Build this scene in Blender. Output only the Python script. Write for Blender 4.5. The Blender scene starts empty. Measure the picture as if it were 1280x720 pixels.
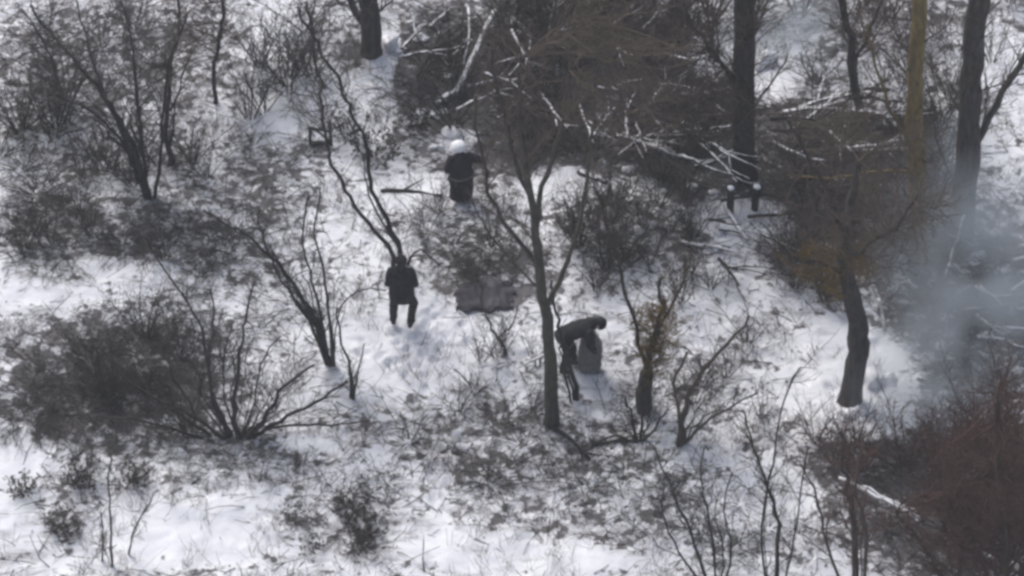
import bpy, bmesh, math, random
from mathutils import Vector, Matrix, noise

# ------------------------------------------------------------------ camera, sky, light, exposure
SC = bpy.context.scene
COL = SC.collection
R = math.radians
PITCH = R(40.0)          # the camera looks down at 40 degrees
DIST = 75.0              # metres to the ground in the middle of the picture
FPX = 4500.0             # focal length in pixels of the 1280 px wide photograph
CAM = Vector((0, -DIST * math.cos(PITCH), DIST * math.sin(PITCH)))
FWD = Vector((0, math.cos(PITCH), -math.sin(PITCH)))
UPV = Vector((0, math.sin(PITCH), math.cos(PITCH)))
cd = bpy.data.cameras.new('camera')
cd.sensor_width = 36.0
cd.lens = FPX / 1280.0 * 36.0
cd.clip_end = 3000
cam = bpy.data.objects.new('camera', cd)
cam.location = CAM
cam.rotation_euler = (R(90) - PITCH, 0, 0)
COL.objects.link(cam)
SC.camera = cam

SUN_EL, SUN_AZ = R(50), R(-35)
w = bpy.data.worlds.new('World')
SC.world = w
w.use_nodes = True
nt = w.node_tree
bg = nt.nodes['Background']
sky = nt.nodes.new('ShaderNodeTexSky')
sky.sky_type = 'NISHITA'
sky.sun_disc = False
sky.sun_elevation = SUN_EL
sky.sun_rotation = SUN_AZ
sky.air_density = 1.0
sky.dust_density = 4.0
hs = nt.nodes.new('ShaderNodeHueSaturation')      # the cloud cover takes the blue out of the sky
hs.inputs['Saturation'].default_value = 0.66
nt.links.new(sky.outputs[0], hs.inputs['Color'])
nt.links.new(hs.outputs[0], bg.inputs['Color'])
bg.inputs['Strength'].default_value = 0.085
sl = bpy.data.lights.new('sun', 'SUN')
sl.energy = 0.8
sl.angle = R(25)
sl.color = (1.0, 0.97, 0.93)
so = bpy.data.objects.new('sun', sl)
so.rotation_euler = (R(90) - SUN_EL, 0, R(180) - SUN_AZ)
so.location = (0, 0, 60)
COL.objects.link(so)
SC.view_settings.view_transform = 'Standard'
SC.view_settings.look = 'None'
SC.view_settings.gamma = 1.0
SC.view_settings.exposure = 1.0
SC.render.engine = 'CYCLES'
SC.cycles.use_denoising = True
SC.cycles.filter_width = 3.1       # a soft zoom lens
SC.cycles.max_bounces = 6
SC.cycles.volume_bounces = 1
SC.cycles.volume_step_rate = 2.0

rng = random.Random(11)

# ------------------------------------------------------------------ terrain
def px_ray(px, py):
    return (FWD + Vector((1, 0, 0)) * ((px - 640) / FPX) - UPV * ((py - 360) / FPX)).normalized()

def flat(px, py):
    d = px_ray(px, py)
    t = -CAM.z / d.z
    return CAM + d * t

def height_base(x, y):
    z = 0.16 * math.sin(x * 0.45 + 0.7) * math.cos(y * 0.38 - 0.4) + 0.10 * math.sin(x * 0.21 - y * 0.57 + 1.9)
    z += 0.10 * noise.noise(Vector((x * 0.55, y * 0.55, 3.1)))
    return z

def height(x, y):
    z = height_base(x, y)
    if abs(x) < 16 and -14 < y < 18:
        z += 0.055 * noise.noise(Vector((x * 1.7, y * 1.7, 8.0))) + 0.025 * noise.noise(Vector((x * 4.3, y * 4.3, 1.0)))
        for (fx, fy, ca, sa) in FOOT.get((int(x // 1), int(y // 1)), ()):
            dx, dy = x - fx, y - fy
            u, v = dx * ca + dy * sa, -dx * sa + dy * ca
            q = (u / 0.20) ** 2 + (v / 0.11) ** 2
            if q < 2.2:
                z -= 0.07 * math.exp(-q * 1.6)
                z += 0.03 * math.exp(-(q - 1.5) ** 2 * 4)
    return z

FOOT = {}
def footstep(x, y, ang):
    for i in (-1, 0, 1):
        for j in (-1, 0, 1):
            FOOT.setdefault((int(x // 1) + i, int(y // 1) + j), []).append((x, y, math.cos(ang), math.sin(ang)))

def trail(pix, wide=0.16, step=0.42):
    pts = [flat(*p) for p in pix]
    k = 0
    for a, b in zip(pts, pts[1:]):
        d = b - a
        n = max(1, int(d.length / step))
        ang = math.atan2(d.y, d.x)
        for i in range(n):
            p = a + d * (i / n)
            s = wide * (1 if k % 2 else -1) + rng.uniform(-.06, .06)
            footstep(p.x - math.sin(ang) * s, p.y + math.cos(ang) * s, ang + rng.uniform(-.25, .25))
            k += 1

trail([(560, 640), (545, 560), (520, 470), (505, 405), (540, 330), (560, 280), (575, 255)])
trail([(500, 410), (560, 430), (640, 450), (700, 470), (735, 465)])
trail([(610, 560), (560, 500), (515, 420)], 0.2)
trail([(735, 470), (800, 600), (850, 700)])
trail([(1110, 560), (1010, 470), (930, 420)], .2, .5)
for k in range(40):
    p = flat(rng.gauss(510, 34), rng.gauss(425, 24))
    footstep(p.x, p.y, rng.uniform(0, 6.28))
for k in range(60):
    p = flat(rng.uniform(430, 1150), rng.uniform(380, 720))
    footstep(p.x, p.y, rng.uniform(0, 6.28))

def ground(px, py):
    d = px_ray(px, py)
    t = -CAM.z / d.z
    for _ in range(6):
        p = CAM + d * t
        t += (height(p.x, p.y) - p.z) / d.z
    return CAM + d * t

def on_plane(px, py, y):
    d = px_ray(px, py)
    return CAM + d * ((y - CAM.y) / d.y)

def px_size(wpx, p):
    return wpx / FPX * (Vector(p) - CAM).dot(FWD)

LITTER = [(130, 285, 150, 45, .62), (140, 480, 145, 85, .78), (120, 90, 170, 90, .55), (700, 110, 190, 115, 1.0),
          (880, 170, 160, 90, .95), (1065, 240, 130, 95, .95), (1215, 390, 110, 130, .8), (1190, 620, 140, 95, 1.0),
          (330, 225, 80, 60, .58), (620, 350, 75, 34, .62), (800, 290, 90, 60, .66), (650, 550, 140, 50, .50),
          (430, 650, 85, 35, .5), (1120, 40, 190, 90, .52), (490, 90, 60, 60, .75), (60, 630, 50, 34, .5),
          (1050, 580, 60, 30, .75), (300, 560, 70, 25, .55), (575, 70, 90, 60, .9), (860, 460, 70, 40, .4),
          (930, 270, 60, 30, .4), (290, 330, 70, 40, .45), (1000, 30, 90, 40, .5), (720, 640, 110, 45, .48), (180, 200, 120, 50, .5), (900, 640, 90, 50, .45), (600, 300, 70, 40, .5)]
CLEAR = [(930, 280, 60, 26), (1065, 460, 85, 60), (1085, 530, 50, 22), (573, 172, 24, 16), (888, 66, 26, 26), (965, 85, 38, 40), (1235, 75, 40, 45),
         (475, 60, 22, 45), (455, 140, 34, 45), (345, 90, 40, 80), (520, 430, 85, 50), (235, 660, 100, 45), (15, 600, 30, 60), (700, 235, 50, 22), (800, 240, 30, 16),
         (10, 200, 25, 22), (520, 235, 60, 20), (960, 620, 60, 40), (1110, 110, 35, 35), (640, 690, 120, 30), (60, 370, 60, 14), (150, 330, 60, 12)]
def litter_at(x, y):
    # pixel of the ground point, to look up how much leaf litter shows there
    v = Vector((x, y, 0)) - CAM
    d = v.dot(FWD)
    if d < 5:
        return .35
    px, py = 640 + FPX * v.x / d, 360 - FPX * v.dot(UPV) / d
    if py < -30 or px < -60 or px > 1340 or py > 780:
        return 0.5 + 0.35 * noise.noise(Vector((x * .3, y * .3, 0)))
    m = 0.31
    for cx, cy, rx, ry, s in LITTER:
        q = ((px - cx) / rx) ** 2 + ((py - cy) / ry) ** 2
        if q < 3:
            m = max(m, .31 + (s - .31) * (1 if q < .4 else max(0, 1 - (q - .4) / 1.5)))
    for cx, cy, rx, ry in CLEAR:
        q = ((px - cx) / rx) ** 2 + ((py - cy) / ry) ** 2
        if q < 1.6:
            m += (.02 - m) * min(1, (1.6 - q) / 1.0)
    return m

# ------------------------------------------------------------------ materials
def mat(name):
    m = bpy.data.materials.new(name)
    m.use_nodes = True
    return m, m.node_tree, m.node_tree.nodes['Principled BSDF']

def N(t, kind, **kw):
    n = t.nodes.new(kind)
    for k, v in kw.items():
        n.inputs[k].default_value = v
    return n

def ramp(t, src, stops):
    r = t.nodes.new('ShaderNodeValToRGB')
    e = r.color_ramp.elements
    while len(e) < len(stops):
        e.new(0.5)
    for el, (p, c) in zip(e, stops):
        el.position = p
        el.color = (*c, 1) if len(c) == 3 else c
    t.links.new(src, r.inputs[0])
    return r

def mix(t, fac, a, b, blend='MIX'):
    n = t.nodes.new('ShaderNodeMix')
    n.data_type = 'RGBA'
    n.blend_type = blend
    for sock, v in ((n.inputs[0], fac), (n.inputs[6], a), (n.inputs[7], b)):
        if isinstance(v, (int, float)):
            sock.default_value = v
        elif isinstance(v, tuple):
            sock.default_value = (*v, 1)
        else:
            t.links.new(v, sock)
    return n.outputs[2]

def math_node(t, op, a, b=None):
    n = t.nodes.new('ShaderNodeMath')
    n.operation = op
    for i, v in enumerate((a, b)):
        if v is None:
            continue
        if isinstance(v, (int, float)):
            n.inputs[i].default_value = v
        else:
            t.links.new(v, n.inputs[i])
    return n.outputs[0]

def ground_material():
    m, t, b = mat('snow_and_litter')
    tc = t.nodes.new('ShaderNodeTexCoord')
    at = t.nodes.new('ShaderNodeAttribute')
    at.attribute_name = 'litter'
    n1 = N(t, 'ShaderNodeTexNoise', Scale=1.6, Detail=6, Roughness=.62)
    n2 = N(t, 'ShaderNodeTexNoise', Scale=4.6, Detail=3, Roughness=.55)
    n3 = N(t, 'ShaderNodeTexNoise', Scale=38.0, Detail=3)
    for n in (n1, n2, n3):
        t.links.new(tc.outputs['Object'], n.inputs['Vector'])
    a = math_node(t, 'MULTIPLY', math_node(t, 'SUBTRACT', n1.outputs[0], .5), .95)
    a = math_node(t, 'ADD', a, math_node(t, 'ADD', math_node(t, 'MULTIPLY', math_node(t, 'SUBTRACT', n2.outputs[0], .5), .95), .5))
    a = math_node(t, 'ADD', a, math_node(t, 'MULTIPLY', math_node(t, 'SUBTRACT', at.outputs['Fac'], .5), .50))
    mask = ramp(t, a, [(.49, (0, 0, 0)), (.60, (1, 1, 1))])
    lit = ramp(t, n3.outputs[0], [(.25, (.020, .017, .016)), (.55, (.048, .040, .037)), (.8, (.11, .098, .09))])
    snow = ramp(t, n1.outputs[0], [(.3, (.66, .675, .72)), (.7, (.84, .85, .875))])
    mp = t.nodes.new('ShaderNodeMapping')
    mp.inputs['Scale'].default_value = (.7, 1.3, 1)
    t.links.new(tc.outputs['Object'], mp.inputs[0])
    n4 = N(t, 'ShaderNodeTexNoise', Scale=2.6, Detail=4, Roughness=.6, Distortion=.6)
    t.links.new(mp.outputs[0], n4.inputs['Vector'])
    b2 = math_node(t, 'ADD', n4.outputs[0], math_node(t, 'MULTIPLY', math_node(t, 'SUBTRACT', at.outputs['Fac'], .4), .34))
    thin = ramp(t, b2, [(.46, (0, 0, 0)), (.70, (1, 1, 1))])  # sideways grey streaks: thin snow, with the shade of low twigs painted in
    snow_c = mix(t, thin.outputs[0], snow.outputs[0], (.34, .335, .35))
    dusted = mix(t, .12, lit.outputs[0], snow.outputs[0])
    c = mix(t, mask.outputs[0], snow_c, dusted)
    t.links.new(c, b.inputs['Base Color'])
    b.inputs['Roughness'].default_value = .8
    b.inputs['Specular IOR Level'].default_value = .2
    bp = N(t, 'ShaderNodeBump', Strength=.55, Distance=.05)
    h = math_node(t, 'ADD', n2.outputs[0], math_node(t, 'MULTIPLY', n3.outputs[0], .35))
    t.links.new(h, bp.inputs['Height'])
    t.links.new(bp.outputs[0], b.inputs['Normal'])
    return m

def bark_material(name, dark, light, snow=0.0, scale=14):
    m, t, b = mat(name)
    tc = t.nodes.new('ShaderNodeTexCoord')
    mp = t.nodes.new('ShaderNodeMapping')
    mp.inputs['Scale'].default_value = (1, 1, .25)
    t.links.new(tc.outputs['Object'], mp.inputs[0])
    n = N(t, 'ShaderNodeTexNoise', Scale=scale, Detail=5, Roughness=.65)
    t.links.new(mp.outputs[0], n.inputs['Vector'])
    c = ramp(t, n.outputs[0], [(.3, dark), (.72, light)]).outputs[0]
    oi = t.nodes.new('ShaderNodeObjectInfo')
    v = math_node(t, 'ADD', math_node(t, 'MULTIPLY', oi.outputs['Random'], .5), .75)
    hv = t.nodes.new('ShaderNodeHueSaturation')
    t.links.new(v, hv.inputs['Value'])
    t.links.new(c, hv.inputs['Color'])
    c = hv.outputs[0]
    if snow:
        g = t.nodes.new('ShaderNodeNewGeometry')
        sp = t.nodes.new('ShaderNodeSeparateXYZ')
        t.links.new(g.outputs['Normal'], sp.inputs[0])
        n2 = N(t, 'ShaderNodeTexNoise', Scale=7, Detail=3)
        t.links.new(tc.outputs['Object'], n2.inputs['Vector'])
        s = math_node(t, 'ADD', sp.outputs['Z'], math_node(t, 'MULTIPLY', math_node(t, 'SUBTRACT', n2.outputs[0], .5), 1.6))
        k = ramp(t, s, [(1 - snow, (0, 0, 0)), (min(1, 1.12 - snow), (1, 1, 1))])
        c = mix(t, k.outputs[0], c, (.78, .79, .82))
    t.links.new(c, b.inputs['Base Color'])
    b.inputs['Roughness'].default_value = .9
    b.inputs['Specular IOR Level'].default_value = .15
    bp = N(t, 'ShaderNodeBump', Strength=.7, Distance=.03)
    t.links.new(n.outputs[0], bp.inputs['Height'])
    t.links.new(bp.outputs[0], b.inputs['Normal'])
    return m

def cloth_material(name, col, var=.25, rough=.9, scale=9):
    m, t, b = mat(name)
    tc = t.nodes.new('ShaderNodeTexCoord')
    n = N(t, 'ShaderNodeTexNoise', Scale=scale, Detail=4)
    t.links.new(tc.outputs['Object'], n.inputs['Vector'])
    c = ramp(t, n.outputs[0], [(.3, tuple(x * (1 - var) for x in col)), (.7, tuple(x * (1 + var) for x in col))])
    t.links.new(c.outputs[0], b.inputs['Base Color'])
    b.inputs['Roughness'].default_value = rough
    b.inputs['Specular IOR Level'].default_value = .2
    bp = N(t, 'ShaderNodeBump', Strength=.4, Distance=.02)
    t.links.new(n.outputs[0], bp.inputs['Height'])
    t.links.new(bp.outputs[0], b.inputs['Normal'])
    return m

M = {
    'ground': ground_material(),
    'dark': bark_material('dark_bark', (.022, .020, .020), (.060, .054, .050)),
    'grey': bark_material('grey_bark', (.045, .042, .042), (.115, .106, .102)),
    'brown': bark_material('brown_bark', (.052, .041, .033), (.125, .100, .082)),
    'trunk': bark_material('trunk_bark', (.030, .027, .026), (.088, .080, .075)),
    'twig': bark_material('twig_bark', (.034, .031, .031), (.082, .075, .072)),
    'ochre': bark_material('ochre_lichen', (.10, .066, .018), (.24, .16, .045)),
    'mid': bark_material('mossy_bark', (.036, .034, .028), (.105, .098, .082)),
    'tan': bark_material('pale_lichen_bark', (.105, .078, .034), (.25, .19, .085)),
    'olive': bark_material('lichen_bark', (.064, .049, .024), (.145, .108, .052)),
    'red': bark_material('reddish_bark', (.058, .034, .028), (.145, .086, .072)),
    'snowbark': bark_material('snow_dusted_bark', (.040, .036, .035), (.11, .10, .095), snow=.33),
    'pale': bark_material('pale_dry_wood', (.22, .21, .205), (.46, .445, .43), snow=.35),
    'leaf': bark_material('dead_leaf', (.035, .030, .027), (.085, .072, .062)),
    'snow': cloth_material('snow', (.80, .81, .84), .05, .8),
    'jacket': cloth_material('black_cloth', (.018, .018, .021)),
    'trouser': cloth_material('charcoal_cloth', (.021, .021, .024)),
    'boot': cloth_material('boot_leather', (.012, .012, .012), .2, .6),
    'skin': cloth_material('skin', (.42, .26, .19), .06, .6),
    'white': cloth_material('white_cover', (.78, .79, .80), .05),
    'strap': cloth_material('pale_strap', (.10, .10, .10), .1),
    'brownhat': cloth_material('dark_hat', (.016, .016, .018)),
    'sack': cloth_material('grey_canvas', (.165, .163, .165), .14),
    'tarp': cloth_material('grey_tarp', (.055, .053, .062), .4, .7, 3),
}

# ------------------------------------------------------------------ mesh helpers
class Mesh:
    def __init__(self):
        self.v, self.f = [], []
    def tube(self, pts, r0, r1, sides=3, cap=False, rad=None, rough=0.0):
        n = len(pts)
        d = pts[-1] - pts[0]
        if d.length < 1e-6:
            return
        d.normalize()
        a = d.orthogonal().normalized()
        v, f = self.v, self.f
        b0 = len(v)
        cs = [(math.cos(2 * math.pi * k / sides), math.sin(2 * math.pi * k / sides)) for k in range(sides)]
        for i, p in enumerate(pts):
            if i == 0: tg = pts[1] - pts[0]
            elif i == n - 1: tg = pts[-1] - pts[-2]
            else: tg = pts[i + 1] - pts[i - 1]
            tg = tg.normalized() if tg.length > 1e-7 else d
            a2 = a - tg * a.dot(tg)
            if a2.length < 1e-4:
                a2 = tg.orthogonal()
            a = a2.normalized()
            c = tg.cross(a)
            r = rad[i] if rad else r0 + (r1 - r0) * i / (n - 1)
            for x, y in cs:
                q = r * (1 + rough * noise.noise(p * 5 + Vector((x * 2, y * 2, 0)))) if rough else r
                v.append((p.x + (a.x * x + c.x * y) * q, p.y + (a.y * x + c.y * y) * q, p.z + (a.z * x + c.z * y) * q))
        for i in range(n - 1):
            o = b0 + i * sides
            for k in range(sides):
                k2 = (k + 1) % sides
                f.append((o + k, o + k2, o + sides + k2, o + sides + k))
        if cap:
            f.append(tuple(b0 + k for k in range(sides))[::-1])
            f.append(tuple(b0 + (n - 1) * sides + k for k in range(sides)))
    def leaf(self, p, size, r):
        n = Vector((r.gauss(0, 1), r.gauss(0, 1), r.gauss(0, 1))).normalized()
        a = n.orthogonal().normalized()
        b = n.cross(a)
        o = len(self.v)
        for x, y, z in ((-1, 0, 0), (0, -.5, .15), (1, 0, 0), (0, .5, .15)):
            self.v.append(tuple(p + (a * x + b * y + n * z) * size))
        self.f.append((o, o + 1, o + 2))
        self.f.append((o, o + 2, o + 3))
    def mesh(self, name, material, smooth=True):
        me = bpy.data.meshes.new(name)
        me.from_pydata(self.v, [], self.f)
        me.materials.append(M[material] if isinstance(material, str) else material)
        if smooth:
            me.shade_smooth()
        me.update()
        return me
    def build(self, name, material, parent=None, kind=None, smooth=True):
        o = bpy.data.objects.new(name, self.mesh(name, material, smooth))
        COL.objects.link(o)
        if parent:
            o.parent = parent
        if kind:
            o['kind'] = kind
        return o

def tag(o, label=None, cat=None, group=None, kind=None):
    if label: o['label'] = label
    if cat: o['category'] = cat
    if group: o['group'] = group
    if kind: o['kind'] = kind
    return o

def thing(name, loc, label, cat, group=None, rz=0.0):
    o = bpy.data.objects.new(name, None)
    o.empty_display_size = .2
    o.location = loc
    o.rotation_euler = (0, 0, rz)
    COL.objects.link(o)
    return tag(o, label, cat, group)

def copy_tree(o, parent=None):
    c = o.copy()
    COL.objects.link(c)
    c.parent = parent
    for ch in list(o.children):
        copy_tree(ch, c)
    return c

def wander(start, direction, length, segs, wob, lift, r):
    pts = [start.copy()]
    d = direction.normalized()
    st = length / segs
    p = start.copy()
    for i in range(segs):
        d = d + Vector((r.gauss(0, wob), r.gauss(0, wob), r.gauss(0, wob) + lift))
        d.normalize()
        p = p + d * st
        pts.append(p)
    return pts

def spread(d, ang, r):
    a = d.orthogonal().normalized()
    b = d.cross(a).normalized()
    t = r.uniform(0, 2 * math.pi)
    return (d * math.cos(ang) + (a * math.cos(t) + b * math.sin(t)) * math.sin(ang)).normalized()

def sample(pts, t):
    k = t * (len(pts) - 1)
    i = min(int(k), len(pts) - 2)
    return pts[i].lerp(pts[i + 1], k - i), (pts[i + 1] - pts[i]).normalized()

def sprout(me, pts, length, ra, rb, count, levels, r, t0=.25, lift=.05, wob=.16, ang=(.35, .9), ratio=.6, leaf=None, minr=.0050, den=1.0):
    """side twigs along a path whose radius runs from ra to rb, then twigs on the twigs"""
    for k in range(count):
        t = t0 + (1 - t0) * (k + r.random()) / count
        p, d = sample(pts, min(t, .999))
        L = length * (1.1 - .55 * t) * r.uniform(.5, 1.25)
        segs = 5 if L > 1.2 else (4 if L > .6 else 3)
        q = wander(p, spread(d, r.uniform(*ang), r), L, segs, wob, lift, r)
        rr = max(minr, min(.55 * (ra + (rb - ra) * t), L * .022))
        re = max(minr * .75, rr * .35)
        me.tube(q, rr, re, 3)
        if levels > 0:
            sprout(me, q, L * ratio, rr, re, max(2, int((L * (6.5 if levels == 1 else 5) + 1) * den)), levels - 1, r, .2, lift, wob, ang, ratio, leaf, minr, den)
        elif leaf:
            for _ in range(leaf[0]):
                pp, _d = sample(q, r.random() * .999)
                me.leaf(pp + Vector((r.gauss(0, .02), r.gauss(0, .02), r.gauss(0, .02))), leaf[1] * r.uniform(.6, 1.3), r)

def smooth_path(pts, n):
    out = []
    m = len(pts)
    for i in range(m - 1):
        p0, p1, p2, p3 = pts[max(i - 1, 0)], pts[i], pts[i + 1], pts[min(i + 2, m - 1)]
        for k in range(n):
            t = k / n
            out.append(.5 * ((2 * p1) + (p2 - p0) * t + (2 * p0 - 5 * p1 + 4 * p2 - p3) * t * t + (3 * p1 - p0 - 3 * p2 + p3) * t ** 3))
    out.append(pts[-1])
    return out

# ------------------------------------------------------------------ the ground
def axis(lo, hi, step, far, r=1.28):
    a = []
    v = lo
    while v <= hi:
        a.append(v)
        v += step
    s, x = step, a[-1]
    while x < far:
        s *= r
        x += s
        a.append(x)
    s, x, pre = step, lo, []
    while x > -far:
        s *= r
        x -= s
        pre.append(x)
    return pre[::-1] + a

xs = axis(-12.2, 12.2, .065, 900)
ys = axis(-9.6, 12.0, .065, 900)
gv = [(x, y, height(x, y)) for y in ys for x in xs]
nx = len(xs)
gf = [(j * nx + i, j * nx + i + 1, (j + 1) * nx + i + 1, (j + 1) * nx + i) for j in range(len(ys) - 1) for i in range(nx - 1)]
gm = bpy.data.meshes.new('snowy_ground')
gm.from_pydata(gv, [], gf)
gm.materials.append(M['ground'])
gm.shade_smooth()
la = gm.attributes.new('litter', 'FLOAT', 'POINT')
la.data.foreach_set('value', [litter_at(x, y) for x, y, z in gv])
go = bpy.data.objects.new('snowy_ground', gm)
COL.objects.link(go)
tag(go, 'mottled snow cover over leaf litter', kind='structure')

# ------------------------------------------------------------------ traced trees and shrubs
def traced(name, label, cat, base, stems, material, twig, group=None, seed=0, trunk_name='stem', crown_name='twigs', lean=.35, extra=None, den=1.0, spray=None):
    """stems: (pixel path, base width px, tip width px, twig spec); the first point of the first stem is the base"""
    r = random.Random(seed * 7919 + 13)
    root_p = ground(*base)
    root = thing(name, root_p, label, cat, group)
    tw = Mesh()
    paths = []
    for si, (path, w0, w1, spec) in enumerate(stems):
        s = r.uniform(-lean, lean) if si else r.uniform(-.08, .08)
        hgt = max(1, path[0][1] - path[-1][1])
        pts = []
        for i, (px, py) in enumerate(path):
            rise = max(0, path[0][1] - py) / 46.0
            y = root_p.y + s * rise * .6
            if i == 0 and py > base[1] - 60 and abs(px - base[0]) < 60:
                g = ground(px, py)
                y0 = g.y - root_p.y
                p = g - Vector((0, 0, .4 if w0 > 14 else .12))
            else:
                y0 = y0 if i else 0
                p = on_plane(px, py, y + y0 * max(0, 1 - rise))
            pts.append(p - root_p)
        nseg = 4
        pts = smooth_path(pts, nseg)
        n = len(pts)
        r0, r1 = px_size(w0, root_p) / 2, px_size(w1, root_p) / 2
        big = w0 > 14
        wb = .05 if big else .4
        for i in range(1, n):
            pts[i] = pts[i] + Vector((r.gauss(0, r0 * wb), r.gauss(0, r0 * .25), r.gauss(0, r0 * wb)))
        rad = [r0 + (r1 - r0) * (i / (n - 1)) ** ((.75 if seed == 9 else 1.5) if big else .6) for i in range(n)]
        if big:
            rad[0] *= 1.45; rad[1] *= 1.2
        me = Mesh()
        me.tube(pts, 0, 0, 10 if big else (6 if w0 > 5 else 4), True, rad, .22 if big else .15)
        part = me.build(trunk_name if si == 0 else ('limb' if trunk_name == 'trunk' else 'stem'), material, trunk if (si and trunk_name == 'trunk') else root)
        if si == 0:
            trunk = part
        if spec:
            cnt, L, levels, t0 = spec
            sprout(tw, pts, L, r0, r1, int(cnt * 1.25), levels, r, t0, .06, .17, den=den)
        paths.append((pts, r0, r1))
    for k in range(extra or (len(stems) if trunk_name == 'stem' else 0)):       # further stems inside the fan of the traced ones
        (pa, ra_, rb_), (pb, _a, _b) = r.choice(paths), r.choice(paths)
        u, f = r.random(), r.uniform(.45, 1.0)
        dep = r.uniform(-.5, .5)
        m = max(3, int(min(len(pa), len(pb)) * f))
        pts = [pa[min(i, len(pa) - 1)].lerp(pb[min(i, len(pb) - 1)], u) + Vector((r.gauss(0, .02), dep * i / m + r.gauss(0, .03), r.gauss(0, .02))) for i in range(m)]
        me = Mesh()
        me.tube(pts, ra_ * .55, .005, 4, True)
        me.build('stem', material, root)
        sprout(tw, pts, .6, ra_ * .55, .005, 12, 1, r, .25, .06, .17, den=den)
    ochre = Mesh()
    for (cx, cy, rx, ry, dy, n, L, lv, *own) in spray or ():       # fine outer twigs of the crown, on limbs grown to where the crown is
        for k in range(n):
            a, q = r.uniform(0, 6.28), math.sqrt(r.random())
            tgt = on_plane(cx + rx * q * math.cos(a), cy + ry * q * math.sin(a), root_p.y + r.uniform(-dy, dy)) - root_p
            pp = min((p for pa in paths[:4] for p in pa[0] if p.z < tgt.z + .3), key=lambda p: (p - tgt).length + r.uniform(0, .6), default=paths[0][0][-1])
            mid = pp.lerp(tgt, .5) + Vector((r.gauss(0, .12), r.gauss(0, .12), r.gauss(-.05, .12)))
            pts = smooth_path([pp, mid, tgt], 4)
            dd = (tgt - pp).length
            tgt_mesh = ochre if own else tw
            tgt_mesh.tube(pts, min(.02, .008 + dd * .005), .005, 4)
            sprout(tgt_mesh, pts, L, .014, .005, max(4, int(dd * 5)), lv, r, .3, .05, .2, den=den)
    if ochre.v:
        ochre.build('lichen_twigs', 'ochre', root, kind='stuff')
    if tw.v:
        tw.build(crown_name, twig, root, kind='stuff')
    return root

E = traced
E('bare_shrub', 'tall many-stemmed bare shrub at upper left with dark fanning stems', 'shrub', (187, 247), [
    ([(187, 247), (170, 195), (150, 150), (120, 110), (75, 55), (40, 10)], 11, 3, (16, 1.1, 1, .3)),
    ([(186, 247), (179, 190), (172, 130), (166, 60), (150, 0)], 7, 2.5, (16, 1.0, 1, .3)),
    ([(192, 246), (200, 205), (203, 140), (212, 80), (235, 15)], 6, 2.5, (15, 1.0, 1, .3)),
    ([(184, 247), (166, 200), (140, 160), (100, 132), (60, 118)], 6, 2, (14, .8, 1, .3)),
    ([(185, 246), (160, 180), (130, 120), (110, 60), (95, 0)], 6, 2, (15, .9, 1, .3)),
], 'dark', 'twig', seed=1, extra=9, spray=[(120, 60, 110, 60, 1.0, 70, .7, 1)])
E('bare_shrub', 'dark upright bare shrub just right of the tall fanning shrub at upper left', 'shrub', (211, 206), [
    ([(211, 206), (208, 150), (213, 90), (222, 30), (228, -30)], 9, 3, (16, .9, 1, .35)),
    ([(212, 206), (216, 150), (224, 110), (240, 60)], 5, 2, (10, .8, 1, .3)),
    ([(213, 86), (205, 80), (190, 84)], 8, 6, None),
], 'dark', 'brown', seed=2, spray=[(205, 50, 40, 60, .6, 30, .5, 1)])
E('sapling', 'slim bare sapling standing alone in the clearing at upper left', 'sapling', (268, 128), [
    ([(268, 128), (270, 80), (275, 40), (282, -10), (285, -70)], 7, 3, (18, .9, 1, .3))], 'dark', 'brown', seed=3, spray=[(262, 20, 50, 45, .8, 40, .6, 1)])
E('sapling', 'thin bare sapling bending left near the left edge at the top', 'sapling', (81, 126), [
    ([(81, 126), (68, 82), (52, 48), (28, 12)], 5, 2, (12, .7, 1, .3))], 'dark', 'twig', seed=4)
E('slender_tree', 'slender twin-stemmed bare tree rising behind the walking person in black', 'tree', (505, 346), [
    ([(499, 346), (492, 322), (470, 290), (436, 246), (416, 205), (407, 176), (400, 120), (394, 60), (380, 0)], 8, 3, (14, .9, 1, .55)),
    ([(508, 346), (503, 322), (488, 280), (466, 238), (459, 186), (442, 146), (428, 116), (405, 70), (372, 10)], 9, 3, (14, .9, 1, .6)),
    ([(507, 330), (525, 312), (555, 335), (580, 345)], 4, 2, (8, .5, 1, .3)),
], 'dark', 'twig', seed=5, lean=.1, spray=[(392, 70, 45, 85, .8, 36, .6, 1)])
E('bare_shrub', 'open bare shrub with leaning stems left of the walking person', 'shrub', (415, 457), [
    ([(415, 457), (395, 405), (370, 360), (340, 320), (300, 290), (255, 262)], 8, 2, (14, .7, 1, .35)),
    ([(413, 457), (402, 400), (390, 350), (378, 300), (386, 245)], 6, 2, (12, .7, 1, .3)),
    ([(418, 456), (412, 400), (405, 340), (394, 290), (402, 235)], 6, 2, (12, .7, 1, .3)),
    ([(410, 456), (385, 400), (352, 350), (330, 300), (322, 262)], 5, 2, (12, .7, 1, .35)),
    ([(418, 456), (419, 420), (428, 380), (455, 362), (482, 364)], 3.5, 1.5, (5, .4, 0, .4)),
], 'dark', 'twig', seed=6, extra=9, den=1.3)
E('sapling', 'small forked sapling at the foot of the leaning shrub', 'sapling', (441, 497), [
    ([(441, 497), (436, 460), (426, 420), (421, 385)], 6, 2, (7, .4, 1, .3)),
    ([(441, 496), (448, 462), (455, 430)], 4, 2, (5, .3, 0, .3))], 'dark', 'twig', seed=7)
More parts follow.
